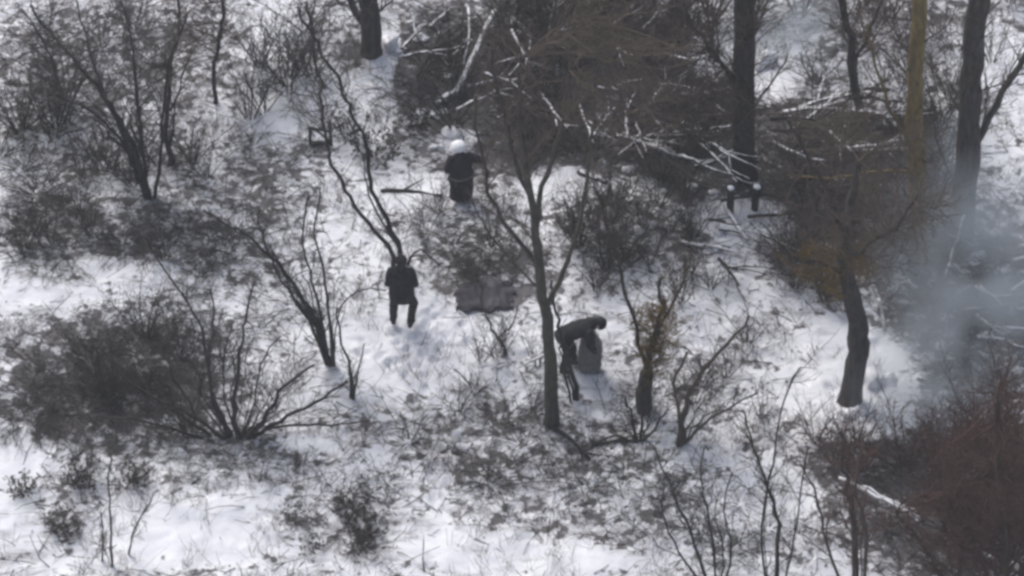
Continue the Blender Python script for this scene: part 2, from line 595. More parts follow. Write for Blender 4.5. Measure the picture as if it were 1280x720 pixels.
E('bare_shrub', 'wide spreading bare shrub with long arms reaching right, in the lower left', 'shrub', (297, 548), [
    ([(297, 548), (293, 495), (299, 440), (306, 400), (318, 350)], 8, 2, (12, .6, 1, .3)),
    ([(290, 546), (266, 500), (258, 440), (246, 398), (222, 362), (180, 296)], 7, 2, (14, .7, 1, .3)),
    ([(290, 546), (264, 490), (262, 440), (268, 395), (262, 360)], 6, 2, (12, .6, 1, .3)),
    ([(286, 548), (250, 525), (232, 495), (214, 466), (203, 428)], 6, 2, (12, .6, 1, .3)),
    ([(304, 546), (335, 516), (356, 480), (396, 455)], 7, 3, (7, .5, 1, .4)),
    ([(304, 548), (350, 526), (392, 505), (432, 476)], 7, 3, (8, .5, 1, .4)),
    ([(306, 548), (340, 534), (385, 531), (425, 531), (462, 526)], 5, 2, (8, .4, 1, .3)),
    ([(285, 550), (230, 541), (180, 526), (120, 520)], 6, 2, (12, .6, 1, .3)),
    ([(288, 548), (240, 520), (190, 495), (150, 470)], 5, 2, (12, .6, 1, .3)),
    ([(300, 548), (318, 500), (326, 455), (350, 420)], 4, 2, (9, .5, 1, .3)),
    ([(298, 548), (282, 500), (280, 450), (288, 410)], 4, 2, (9, .5, 1, .3)),
], 'dark', 'twig', seed=8, extra=16, den=1.3)
E('bare_tree', 'dark leaning tree with a rough trunk in the middle, left of the bending person', 'tree', (690, 531), [
    ([(690, 531), (689, 470), (683, 400), (673, 330), (666, 260), (656, 200), (650, 130), (652, 70)], 20, 4, (16, 1.2, 1, .42)),
    ([(680, 390), (704, 340), (722, 285), (734, 215), (742, 130), (750, 40)], 8, 3, (10, 1.0, 1, .35)),
    ([(673, 332), (640, 290), (616, 250), (602, 200), (592, 120)], 8, 3, (18, 1.1, 1, .35)),
    ([(668, 292), (680, 235), (700, 170), (712, 90), (720, 10)], 9, 3, (12, 1.1, 1, .35)),
    ([(678, 365), (645, 332), (612, 292), (590, 250)], 4, 2, (12, .6, 1, .35)),
    ([(664, 250), (640, 190), (625, 120), (610, 50)], 7, 3, (20, 1.1, 1, .35)),
], 'mid', 'brown', seed=9, trunk_name='trunk', crown_name='crown', spray=[(680, 120, 110, 110, 1.6, 26, .8, 1), (770, 80, 100, 110, 1.6, 60, .8, 1)])
E('sapling', 'leaning forked sapling between the dark trunk and the grey sack', 'sapling', (722, 499), [
    ([(722, 499), (713, 458), (704, 425), (694, 392), (690, 350)], 8, 3, (7, .4, 1, .4)),
    ([(716, 500), (706, 472), (701, 445), (703, 410)], 5, 2, (5, .3, 0, .4))], 'dark', 'twig', seed=10)
E('broken_tree', 'stout dark stub of a tree wrapped in yellow-brown twigs right of the bending person', 'tree', (805, 509), [
    ([(805, 509), (807, 480), (812, 440), (820, 395), (826, 350)], 13.5, 4, (26, .8, 2, .35)),
    ([(805, 509), (806, 488), (808, 466)], 22, 17, None),
    ([(808, 470), (800, 430), (784, 370), (766, 312), (748, 258)], 8, 3, (14, .7, 1, .3)),
    ([(812, 440), (830, 400), (850, 360), (858, 320)], 6, 2, (14, .6, 2, .3)),
], 'trunk', 'olive', seed=11, trunk_name='trunk', crown_name='crown', spray=[(820, 425, 26, 52, .4, 130, .35, 1, 'ochre')])
E('bare_shrub', 'low dark shrub with stiff crooked stems below the yellow-brown stub', 'shrub', (797, 552), [
    ([(797, 552), (790, 520), (780, 495)], 6, 2, (8, .4, 1, .3)),
    ([(797, 552), (804, 520), (800, 500)], 6, 2, (8, .4, 1, .3)),
    ([(797, 552), (770, 545), (735, 556)], 5, 2, (8, .4, 1, .3)),
    ([(799, 552), (822, 530), (836, 512)], 5, 2, (8, .4, 1, .3))], 'dark', 'dark', seed=12)
E('bare_shrub', 'brownish crooked shrub leaning right beside the yellow-brown stub', 'shrub', (848, 556), [
    ([(848, 556), (854, 515), (868, 478), (900, 440), (936, 400)], 12, 3, (16, .8, 1, .3)),
    ([(850, 556), (848, 510), (842, 480), (860, 440)], 7, 3, (10, .6, 1, .3)),
    ([(848, 556), (880, 530), (920, 505), (950, 490)], 5, 2, (10, .6, 1, .3))], 'brown', 'grey', seed=13)
E('bare_tree', 'thick curved dark trunk standing in bright snow with a brown twiggy crown', 'tree', (1063, 499), [
    ([(1063, 499), (1070, 450), (1073, 412), (1064, 370), (1056, 325), (1062, 270), (1075, 200)], 29, 7, (12, 1.1, 1, .45)),
    ([(1060, 345), (1030, 330), (1000, 325), (965, 310)], 7, 2, (8, .8, 1, .25)),
    ([(1057, 325), (1090, 300), (1120, 285), (1150, 240)], 9, 3, (10, 1.0, 1, .25)),
    ([(1058, 300), (1035, 250), (1015, 200), (985, 150)], 9, 3, (10, 1.0, 1, .25)),
    ([(1062, 362), (1035, 370), (1015, 350), (1000, 345)], 5, 2, (10, .6, 1, .3)),
], 'trunk', 'brown', seed=14, trunk_name='trunk', crown_name='crown', spray=[(1040, 290, 95, 60, 1.8, 34, .8, 1), (1090, 220, 90, 110, 1.8, 40, 1.0, 1), (1040, 335, 55, 34, .8, 60, .45, 1, 'ochre')])
E('bare_tree', 'olive-brown lichen-coated straight trunk near the upper right', 'tree', (1150, 325), [
    ([(1150, 325), (1147, 230), (1143, 130), (1147, 60), (1151, -30), (1153, -120)], 23, 15, (20, 1.2, 1, .2)),
    ([(1146, 190), (1120, 150), (1100, 100), (1085, 30)], 7, 3, (14, .9, 1, .3)),
    ([(1146, 215), (1100, 214), (1040, 222), (985, 220)], 5, 2, (10, .7, 1, .3))], 'tan', 'brown', seed=15, trunk_name='trunk', crown_name='crown', spray=[(1140, 260, 75, 95, 1.4, 50, .8, 1), (1050, 200, 90, 60, 1.4, 24, .8, 1)])
E('bare_tree', 'tall dark trunk with a forked side limb close to the right edge', 'tree', (1203, 292), [
    ([(1203, 292), (1208, 200), (1214, 100), (1222, 0), (1228, -90)], 31, 24, (20, 1.4, 2, .25)),
    ([(1210, 205), (1238, 145), (1272, 85), (1310, 30)], 12, 7, (14, 1.1, 1, .3)),
    ([(1206, 240), (1180, 200), (1165, 150)], 5, 2, (8, .8, 1, .3))], 'trunk', 'brown', seed=16, trunk_name='trunk', crown_name='crown')
E('bare_tree', 'straight dark trunk rising out of the brushwood at the top, right of centre', 'tree', (931, 222), [
    ([(931, 222), (930, 140), (930, 60), (932, -30), (934, -120)], 29, 23, (40, 1.8, 2, .35)),
    ([(930, 120), (895, 70), (860, 20), (830, -40)], 9, 4, (22, 1.4, 2, .25)),
    ([(930, 150), (960, 110), (985, 70)], 5, 2, (9, .8, 1, .25))], 'trunk', 'brown', seed=17, trunk_name='trunk', crown_name='crown', spray=[(840, 90, 90, 90, 1.5, 55, .9, 1), (890, 160, 70, 60, 1.2, 20, .7, 1), (985, 190, 60, 60, 1.2, 22, .7, 1)])
E('bare_tree', 'slim dark trunk at the top edge left of the olive trunk', 'tree', (1076, 142), [
    ([(1076, 142), (1063, 75), (1056, 20), (1050, -50)], 13, 9, (18, 1.2, 1, .3)),
    ([(1066, 85), (1085, 40), (1110, -10)], 6, 3, (12, .9, 1, .3))], 'trunk', 'brown', seed=18, trunk_name='trunk', crown_name='crown')
E('bare_tree', 'dark bluish trunk at the top edge above the bright snow path', 'tree', (466, 66), [
    ([(466, 66), (463, 25), (459, -20), (456, -90)], 27, 20, (26, 1.6, 1, .3)),
    ([(464, 30), (440, 5), (425, -30)], 12, 8, (14, 1.1, 1, .3))], 'trunk', 'grey', seed=19, trunk_name='trunk', crown_name='crown')
E('bare_tree', 'dark trunk at the top edge behind the pale forked branch', 'tree', (775, 40), [
    ([(775, 40), (778, 0), (780, -60), (782, -140)], 20, 15, (26, 1.7, 2, .1)),
    ([(775, 30), (740, -10), (700, -60)], 9, 5, (20, 1.4, 2, .2))], 'trunk', 'brown', seed=20, trunk_name='trunk', crown_name='crown')
# stems along the lower edge
E('bare_shrub', 'loose bare shrub of thin curving stems at the bottom edge, right of centre', 'shrub', (893, 745), [
    ([(890, 745), (870, 680), (842, 620), (816, 555)], 6, 2, (12, .7, 1, .3)),
    ([(897, 745), (890, 665), (876, 605), (880, 560)], 5, 2, (12, .6, 1, .3)),
    ([(893, 745), (850, 690), (828, 640), (832, 590)], 4, 2, (9, .6, 1, .3)),
    ([(900, 745), (915, 690), (905, 640), (915, 590)], 4, 2, (9, .6, 1, .3))], 'dark', 'twig', seed=21)
E('bare_shrub', 'bare shrub with two long wavy stems at the bottom, left of the reddish thicket', 'shrub', (968, 750), [
    ([(968, 750), (972, 655), (956, 600), (942, 560), (928, 510)], 7, 2, (14, .7, 1, .3)),
    ([(960, 750), (952, 660), (966, 580), (976, 510), (1000, 460)], 5, 2, (12, .7, 1, .3)),
    ([(974, 750), (990, 690), (1000, 620), (1010, 560)], 4, 2, (10, .6, 1, .3))], 'dark', 'twig', seed=22)
E('bare_shrub', 'dense brown shrub at the bottom beside the pale fallen poles', 'shrub', (1070, 750), [
    ([(1070, 750), (1066, 655), (1056, 600), (1050, 540)], 11, 4, (20, .9, 2, .25)),
    ([(1078, 750), (1083, 665), (1070, 612), (1076, 560)], 6, 3, (16, .8, 1, .25)),
    ([(1064, 750), (1035, 680), (1020, 620), (1000, 580)], 6, 2, (16, .8, 1, .25))], 'brown', 'red', seed=23)
E('bare_tree', 'reddish-brown bushy tree filling the lower right corner', 'tree', (1262, 800), [
    ([(1262, 800), (1258, 740), (1250, 660), (1246, 580), (1250, 480)], 13, 5, (40, 1.6, 2, .1)),
    ([(1260, 780), (1225, 700), (1195, 640), (1170, 570)], 8, 3, (34, 1.3, 2, .2)),
    ([(1264, 780), (1285, 690), (1290, 600), (1285, 520)], 8, 3, (34, 1.3, 2, .2)),
    ([(1260, 770), (1205, 730), (1160, 690), (1120, 640)], 6, 3, (26, 1.0, 2, .2))], 'brown', 'red', seed=24, trunk_name='trunk', crown_name='crown', spray=[(1225, 600, 75, 95, 1.3, 80, .7, 1)])
E('bare_shrub', 'small dark shrub stem rising from the bottom edge under the reddish tree', 'shrub', (1197, 742), [
    ([(1197, 742), (1200, 690), (1190, 650)], 8, 3, (14, .7, 1, .2)),
    ([(1194, 742), (1165, 700), (1140, 660)], 5, 2, (12, .7, 1, .2))], 'dark', 'red', seed=25)
E('sapling', 'thin straight sapling with a few dead leaves in the lower left corner', 'sapling', (139, 708), [
    ([(139, 708), (139, 650), (136, 600), (140, 560)], 5, 2, (9, .4, 1, .4)),
    ([(128, 700), (128, 650), (124, 640)], 3, 2, (3, .2, 0, .4)),
    ([(160, 690), (168, 662), (180, 640), (196, 612)], 3.5, 1.5, (4, .25, 0, .4))], 'grey', 'grey', seed=26)
E('sapling', 'thin crooked sapling standing in the trodden snow below the dark tarpaulin', 'sapling', (637, 445), [
    ([(637, 445), (625, 425), (612, 405), (604, 385), (598, 340)], 5, 2, (6, .4, 1, .5)),
    ([(622, 418), (640, 405), (648, 380)], 3, 1.5, (4, .3, 0, .4))], 'dark', 'twig', seed=27)

# ------------------------------------------------------------------ shrubs that repeat
def proto_shrub(kind, seed):
    r = random.Random(seed)
    root = thing({'upright': 'bare_shrub', 'bramble': 'bramble', 'leafy': 'withered_shrub', 'red': 'bare_shrub', 'dark': 'bare_shrub'}[kind], (0, 0, 0), None, 'shrub' if kind != 'bramble' else 'bramble')
    tw = Mesh()
    st = Mesh()
    ns = {'upright': 8, 'bramble': 15, 'leafy': 9, 'red': 10, 'dark': 11}[kind]
    for i in range(ns):
        a = i * 2 * math.pi / ns + r.uniform(-.4, .4)
        if kind == 'bramble':
            d = Vector((math.cos(a), math.sin(a), r.uniform(.5, 1.3)))
            L, lift, rr = r.uniform(.9, 1.5), -.22, .0135
        elif kind == 'leafy':
            d = Vector((math.cos(a) * .6, math.sin(a) * .6, 1))
            L, lift, rr = r.uniform(.6, 1.0), -.03, .008
        else:
            s = r.uniform(.2, .75)
            d = Vector((math.cos(a) * s, math.sin(a) * s, 1))
            L, lift, rr = r.uniform(1.1, 2.0), .0, .019
        p = Vector((math.cos(a) * .07, math.sin(a) * .07, -.08))
        pts = wander(p, d, L, 6, .10, lift, r)
        st.tube(pts, rr, rr * .35, 4)
        lf = (4, .040) if kind == 'leafy' else None
        sprout(tw, pts, L * .42, rr, rr * .35, {'bramble': 6, 'leafy': 7, 'upright': 8, 'red': 9, 'dark': 9}[kind], 1, r, .2,
               -.06 if kind == 'bramble' else .04, .2, (.4, 1.1), .5, lf, .0062, .75)
    ma = {'upright': ('dark', 'grey'), 'bramble': ('twig', 'grey'), 'leafy': ('grey', 'leaf'), 'red': ('brown', 'red'), 'dark': ('dark', 'dark')}[kind]
    st.build('stems', ma[0], root, kind='stuff')
    tw.build('twigs', ma[1], root, kind='stuff')
    return root

PROTO = {k: [proto_shrub(k, 40 + 7 * i + j * 100) for i in range(n)] for j, (k, n) in enumerate((('upright', 3), ('bramble', 4), ('leafy', 2), ('red', 2), ('dark', 3)))}
USED = set()
def place(kind, px, py, s, label, group):
    p0 = rng.choice(PROTO[kind])
    if p0.name in USED:
        o = copy_tree(p0)
    else:
        o = p0
        USED.add(p0.name)
    g = ground(px, py)
    o.location = g
    o.rotation_euler = (rng.uniform(-.1, .1), rng.uniform(-.1, .1), rng.uniform(0, 6.28))
    k = s * rng.uniform(.75, 1.25)
    o.scale = (k, k, k * rng.uniform(.8, 1.15))
    tag(o, label, None, group)
    return o

KEEP_CLEAR = [(470, 315, 560, 440), (548, 170, 625, 262), (690, 370, 775, 500), (455, 430, 600, 475), (960, 400, 1110, 530), (1020, 590, 1165, 720), (880, 225, 1000, 300)]
ORD = ('leftmost', 'second', 'third', 'fourth', 'fifth', 'sixth', 'seventh', 'eighth', 'ninth', 'tenth', 'eleventh', 'twelfth', 'thirteenth', 'fourteenth', 'fifteenth',
       'sixteenth', 'seventeenth', 'eighteenth', 'nineteenth', 'twentieth')
def ordinal(i):
    if i in (29, 39):
        return ('thirtieth' if i == 29 else 'fortieth') + ' from left'
    if i < 20:
        return ORD[i] + (' of them' if i == 0 else ' from left')
    return ('twenty-' if i < 29 else 'thirty-' if i < 39 else 'forty-') + ('x', 'first', 'second', 'third', 'fourth', 'fifth', 'sixth', 'seventh', 'eighth', 'ninth')[(i + 1) % 10] + ' from left'
def number(objs):
    for i, o in enumerate(sorted(objs, key=lambda o: o.location.x)):
        o['label'] = o['label'] + ', ' + ordinal(i)
def scatter(kind, box, n, s, label, group):
    x0, y0, x1, y1 = box
    k = 0
    got = []
    tries = 0
    while k < n and tries < n * 12:
        tries += 1
        px, py = rng.uniform(x0, x1), rng.uniform(y0, y1)
        if any(a < px < c and b < py < d for a, b, c, d in KEEP_CLEAR):
            continue
        got.append(place(kind, px, py, s, label, group))
        k += 1
    number(got)

S = scatter
S('bramble', (0, 235, 250, 335), 16, .8, 'low tangled grey bramble on the bank along the left edge', 'brambles on the left bank')
S('bramble', (15, 390, 270, 560), 26, .85, 'low tangled grey bramble in the thicket left of the spreading shrub', 'brambles in the lower left thicket')
S('dark', (20, 410, 230, 520), 9, .6, 'small dark bush among the brambles at lower left', 'dark bushes in the lower left thicket')
S('upright', (0, 20, 180, 230), 16, .95, 'thin grey bush in the upper left corner', 'bushes in the upper left corner')
S('bramble', (0, 30, 200, 220), 8, .8, 'low grey bramble under the upper left bushes', 'brambles in the upper left')
S('upright', (310, 20, 400, 160), 10, .9, 'fuzzy grey bush beside the bright snow path at the top', 'bushes beside the snow path')
S('bramble', (250, 170, 400, 330), 9, .7, 'faint low bramble behind the leaning shrub at left', 'brambles behind the leaning shrub')
S('leafy', (360, 610, 500, 690), 8, .62, 'small withered leafy shrub in the snow at the bottom left of centre', 'withered shrubs at the bottom')
S('leafy', (10, 590, 105, 670), 5, .6, 'small withered leafy shrub in the lower left corner', 'withered shrubs in the lower left corner')
S('leafy', (100, 570, 200, 625), 4, .55, 'small withered shrub at the lower rim of the left thicket', 'withered shrubs under the left thicket')
S('bramble', (520, 270, 660, 345), 7, .75, 'grey bramble behind the dark tarpaulin', 'brambles behind the tarpaulin')
S('bramble', (540, 500, 770, 625), 15, .6, 'sparse grey bramble in the snow around the foot of the leaning tree', 'brambles round the leaning tree')
S('dark', (720, 225, 890, 380), 19, .6, 'dark grey bush in the middle thicket behind the bending person', 'bushes in the middle thicket')
S('upright', (700, 220, 900, 330), 6, .7, 'upright grey bush in the middle thicket behind the bending person', 'upright bushes in the middle thicket')
S('dark', (560, 10, 900, 200), 42, .95, 'dark bare bush in the dense thicket along the top', 'bushes in the dense top thicket')
S('upright', (600, 100, 880, 215), 9, .8, 'tall brown-grey bush at the front of the dense top thicket', 'bushes at the front of the top thicket')
S('dark', (950, 150, 1190, 330), 22, .8, 'dark bush in the brushwood round the olive trunk', 'bushes round the olive trunk')
S('upright', (980, 0, 1270, 130), 11, .8, 'grey bush in the broken snow of the upper right corner', 'bushes in the upper right corner')
S('bramble', (1140, 300, 1280, 480), 9, .7, 'grey bramble in the smoky hollow at the right edge', 'brambles in the smoky hollow')
S('red', (1110, 530, 1275, 710), 20, .85, 'reddish-brown bush in the lower right thicket', 'bushes in the lower right thicket')
S('red', (1000, 550, 1100, 640), 5, .6, 'small reddish bush around the head of the pale fallen poles', 'bushes by the fallen poles')
S('bramble', (860, 560, 1030, 700), 6, .55, 'sparse bramble in the snow at the lower right of centre', 'brambles at the lower right of centre')
S('bramble', (440, 15, 560, 140), 7, .7, 'snowy grey bramble round the trunk at the top edge', 'brambles at the top edge')
S('leafy', (430, 150, 545, 205), 4, .8, 'dark withered shrub left of the person in the white helmet', 'withered shrubs by the white helmet')
S('bramble', (420, 480, 620, 620), 9, .5, 'faint little bramble in the open snow below the walking person', 'brambles in the open snow')
S('bramble', (760, 580, 880, 710), 7, .5, 'faint little bramble in the snow at the bottom, right of centre', 'brambles at the bottom edge')
S('bramble', (230, 320, 390, 420), 7, .55, 'thin bramble in the snow between the spreading and the leaning shrub', 'brambles between the two shrubs')
S('dark', (960, 290, 1040, 380), 6, .5, 'small dark bush at the snow rim left of the curved trunk', 'bushes at the snow rim')
S('dark', (0, 250, 240, 330), 7, .5, 'small dark bush among the brambles of the left bank', 'dark bushes on the left bank')
S('upright', (560, 440, 680, 560), 6, .5, 'thin arching bush in the snow left of the leaning tree foot', 'bushes left of the leaning tree')
S('upright', (860, 420, 960, 560), 5, .55, 'thin bush in the snow between the crooked shrub and the curved trunk', 'bushes before the curved trunk')
S('bramble', (700, 480, 960, 640), 12, .55, 'wiry bramble in the snow around the crooked shrub', 'brambles round the crooked shrub')
S('bramble', (200, 570, 420, 640), 7, .5, 'wiry bramble just below the wide spreading shrub', 'brambles below the spreading shrub')
S('upright', (530, 250, 660, 340), 7, .5, 'thin arching bush between the white-helmeted person and the tarpaulin', 'bushes behind the tarpaulin')
S('red', (1030, 10, 1150, 110), 5, .7, 'reddish bush between the slim trunk and the olive trunk at the top', 'reddish bushes at the upper right')
S('bramble', (575, 325, 650, 366), 6, .6, 'grey bramble spilling over the far edge of the dark tarpaulin', 'brambles on the tarpaulin')
S('upright', (100, 130, 260, 230), 6, .6, 'small grey bush around the foot of the fanning shrub at upper left', 'bushes at the fanning shrub')
S('upright', (200, 400, 300, 540), 6, .55, 'small grey bush within the wide spreading shrub', 'bushes in the spreading shrub')
for k, v in PROTO.items():
    for o in v:
        if o.name not in USED:
            for c in list(o.children):
                bpy.data.objects.remove(c)
            bpy.data.objects.remove(o)

# ------------------------------------------------------------------ fallen branches, posts, poles
def fallen(path, w0, w1, label, material='pale', lift=.08, forks=2, seed=0, group=None, name='fallen_branch', z=None):
    r = random.Random(seed + 500)
    base = ground(*path[0])
    root = thing(name, base, label, 'branch', group)
    pts = []
    for i, p in enumerate(path):
        g = ground(*p)
        zz = (z[i] if z else lift)
        # raising a point moves it on the picture: shift it towards the camera along the ground to keep its place
        g = on_plane(p[0], p[1], g.y - zz / math.tan(PITCH)) if zz else g
        pts.append(g - base)
    pts = smooth_path(pts, 3)
    me = Mesh()
    r0, r1 = px_size(w0, base) / 2, px_size(w1, base) / 2
    pts = [p + Vector((r.gauss(0, .012), r.gauss(0, .02), r.gauss(0, .01))) for p in pts]
    me.tube(pts, r0, r1, 6, True, None, .3)
    limb = me.build('limb', material, root)
    for k in range(forks):
        p, d = sample(pts, r.uniform(.35, .9))
        fm = Mesh()
        d2 = spread(d, r.uniform(.4, .8), r)
        d2.z = abs(d2.z) * .4
        q = wander(p, d2, r.uniform(.35, .9), 4, .12, -.02, r)
        fm.tube(q, r0 * .5, r1 * .5, 4, True)
        fm.build('side_branch', material, limb)
    return root

F = fallen
F([(618, 12), (603, 45), (590, 75), (576, 105), (553, 126)], 7, 10, 'long pale dead branch propped steeply in the top thicket', lift=.1, z=[1.0, .8, .5, .25, .05], seed=1, forks=1)
F([(572, 110), (610, 103), (650, 98), (690, 88)], 7, 3, 'pale dead branch lying flat across the foot of the propped branch', lift=.15, seed=2, forks=2)
F([(585, 10), (586, 50), (580, 85)], 4, 4, 'thin bluish upright dead stick behind the propped branch', lift=.2, z=[.7, .4, .1], seed=3, forks=1, material='snowbark')
F([(640, 20), (665, 45), (690, 60)], 5, 3, 'thin pale dead branch slanting right in the top thicket', lift=.4, seed=4)
F([(535, 35), (550, 22), (562, 12)], 5, 4, 'short pale broken branch at the top edge', lift=.1, seed=5, forks=0)
F([(476, 238), (510, 239), (552, 244)], 6, 3, 'thin dark branch lying on bright snow left of the white helmet', lift=.03, seed=6, forks=1, material='dark')
F([(724, 214), (742, 222), (758, 228)], 9, 7, 'short thick black log with snow on it in front of the top thicket', lift=.05, seed=7, forks=0, material='snowbark')
F([(1050, 597), (1085, 614), (1118, 632), (1150, 648)], 5.5, 4, 'longer pale peeled pole lying slanted at lower right', lift=.75, seed=8, forks=1, name='fallen_pole')
F([(1078, 606), (1112, 625), (1146, 638)], 4, 3, 'shorter pale pole lying just behind the longer one at lower right', lift=.7, seed=9, forks=0, name='fallen_pole')
F([(1262, 703), (1280, 712), (1300, 722)], 8, 7, 'pale pole end poking in at the lower right corner', lift=.3, seed=10, forks=0, name='fallen_pole')
F([(1224, 690), (1238, 696), (1248, 702)], 5, 4, 'short pale stick in front of the reddish tree in the corner', lift=.3, seed=11, forks=0)
F([(1180, 348), (1188, 325), (1196, 298), (1206, 268)], 4, 3, 'thin pale stick leaning up near the right edge beside the tall trunk', lift=.1, z=[.05, .3, .6, .9], seed=12, forks=0)
F([(1098, 372), (1104, 395), (1106, 415)], 5, 4, 'short pale stick standing right of the curved trunk', lift=.1, z=[.5, .25, .0], seed=13, forks=0)
F([(850, 302), (885, 308), (925, 316)], 5, 3, 'pale branch lying across the snow under the snow-capped posts', lift=.08, seed=14, forks=2)
F([(906, 258), (920, 280), (935, 302)], 6, 5, 'pale slanting stick between the snow-capped posts and the open snow', lift=.1, seed=15, forks=0)
F([(694, 436), (672, 447), (648, 460)], 4, 2, 'thin whitish twig sticking out left of the dark leaning trunk', lift=.1, z=[.6, .55, .5], seed=16, forks=0)
F([(690, 534), (715, 552), (738, 572)], 6, 4, 'crooked dark branch on the snow below the leaning trunk', lift=.03, seed=17, forks=2, material='dark')
F([(738, 556), (770, 552), (800, 550)], 5, 4, 'dark branch lying level towards the low crooked shrub', lift=.03, seed=18, forks=1, material='dark')
r_ = random.Random(77)
for i in range(20):
    x, y = r_.uniform(955, 1100), r_.uniform(115, 190)
    a = r_.gauss(.05, .35)
    L = r_.uniform(40, 85)
    F([(x, y), (x + L * .5 * math.cos(a), y + L * .5 * math.sin(a) + r_.uniform(-4, 4)), (x + L * math.cos(a), y + L * math.sin(a))], r_.uniform(4, 7), 3,
      'snow-dusted grey branch in the brushwood pile left of the olive trunk', lift=r_.uniform(.4, 1.2), seed=100 + i, forks=2,
      material=r_.choice(('pale', 'snowbark', 'pale', 'dark')), group='branches in the right brushwood pile')
for i in range(20):
    x, y = r_.uniform(770, 890), r_.uniform(115, 215)
    a = r_.gauss(.35, .6)
    L = r_.uniform(30, 75)
    F([(x, y), (x + L * .5 * math.cos(a), y + L * .5 * math.sin(a) + r_.uniform(-4, 4)), (x + L * math.cos(a), y + L * math.sin(a))], r_.uniform(4, 7), 3,
      'grey dead branch in the brushwood pile left of the straight dark trunk', lift=r_.uniform(.2, 1.0), seed=140 + i, forks=2,
      material=r_.choice(('pale', 'dark', 'dark', 'snowbark')), group='branches in the middle brushwood pile')
for i in range(18):
    x, y = r_.uniform(500, 700), r_.uniform(20, 160)
    a = r_.gauss(-.3, .6)
    L = r_.uniform(25, 65)
    F([(x, y), (x + L * .5 * math.cos(a), y + L * .5 * math.sin(a) + r_.uniform(-4, 4)), (x + L * math.cos(a), y + L * math.sin(a))], r_.uniform(3, 6), 3,
      'thin dead branch strewn among the bushes of the top thicket', lift=r_.uniform(.1, .5), seed=180 + i, forks=2,
      material=r_.choice(('snowbark', 'dark', 'dark', 'grey')), group='branches strewn in the top thicket')
for i in range(12):
    x, y = r_.uniform(1180, 1275), r_.uniform(290, 440)
    a = r_.gauss(.1, .5)
    L = r_.uniform(18, 45)
    F([(x, y), (x + L * math.cos(a), y + L * math.sin(a))], r_.uniform(4, 6), 3,
      'short snowy branch lying in the smoky hollow at the right edge', lift=r_.uniform(.05, .3), seed=220 + i, forks=1,
      material=r_.choice(('pale', 'snowbark')), group='branches in the smoky hollow')
for i in range(16):
    x, y = r_.uniform(880, 1060), r_.uniform(225, 330)
    a = r_.gauss(.2, .6)
    L = r_.uniform(20, 60)
    F([(x, y), (x + L * math.cos(a), y + L * math.sin(a))], r_.uniform(3, 6), 2.5,
      'dead branch in the brush below the straight dark trunk', lift=r_.uniform(.05, .4), seed=260 + i, forks=2,
      material=r_.choice(('dark', 'snowbark', 'dark')), group='branches below the straight trunk')

for i in range(24):
    x, y = r_.uniform(560, 900), r_.uniform(15, 190)
    a = r_.gauss(.1, .8)
    L = r_.uniform(20, 60)
    F([(x, y), (x + L * .5 * math.cos(a), y + L * .5 * math.sin(a) + r_.uniform(-3, 3)), (x + L * math.cos(a), y + L * math.sin(a))], r_.uniform(3, 5), 2,
      'pale snow-lined branch caught high in the top thicket', lift=r_.uniform(.7, 1.5), seed=300 + i, forks=2,
      material=r_.choice(('pale', 'snowbark', 'snowbark')), group='branches caught in the top thicket')
def post(px, py, hpx, label, tilt):
    g = ground(px, py)
    root = thing('wooden_post', g, label, 'post')
    h = hpx / 46.0
    r = random.Random(int(px))
    me = Mesh()
    pts = [Vector((0, 0, -.15)), Vector((tilt * .3, 0, h * .4)), Vector((tilt, 0, h))]
    me.tube(smooth_path(pts, 3), .085, .075, 9, True, None, .25)
    sh = me.build('shaft', 'dark', root)
    cap = Mesh()
    top = pts[-1]
    ring = [(-.01, .07), (.015, .088), (.04, .07), (.055, .04), (.06, .01)]
    cap.tube([top + Vector((0, 0, a)) for a, b in ring], 0, 0, 9, True, [b for a, b in ring], .5)
    cap.build('snow_cap', 'snow', sh)
post(913, 266, 30, 'left one of two short dark posts capped with snow', -.02)
post(943, 262, 28, 'right one of two short dark posts capped with snow', .03)

# ------------------------------------------------------------------ snow lumps on the brush
def lump(px, py, wpx, hpx, label, group, lift=0.0):
    g = ground(px, py)
    r = random.Random(int(px * 3 + py))
    bm = bmesh.new()
    bmesh.ops.create_icosphere(bm, subdivisions=3, radius=1)
    sx, sz = px_size(wpx, g) / 2, hpx / 46 / 1.7
    off = Vector((r.uniform(0, 50), 0, 0))
    for v in bm.verts:
        k = 1 + .75 * noise.noise(v.co * 1.3 + off) + .4 * noise.noise(v.co * 3.1 + off)
        v.co = Vector((v.co.x * sx * k, v.co.y * sx * .8 * k, max(-.3, v.co.z) * sz * k * 1.2 - sz * .25))
    me = bpy.data.meshes.new('snow_clump')
    bm.to_mesh(me)
    bm.free()
    me.materials.append(M['snow'])
    me.shade_smooth()
    o = bpy.data.objects.new('snow_clump', me)
    o.location = g
    COL.objects.link(o)
    tag(o, label, 'snow', group)

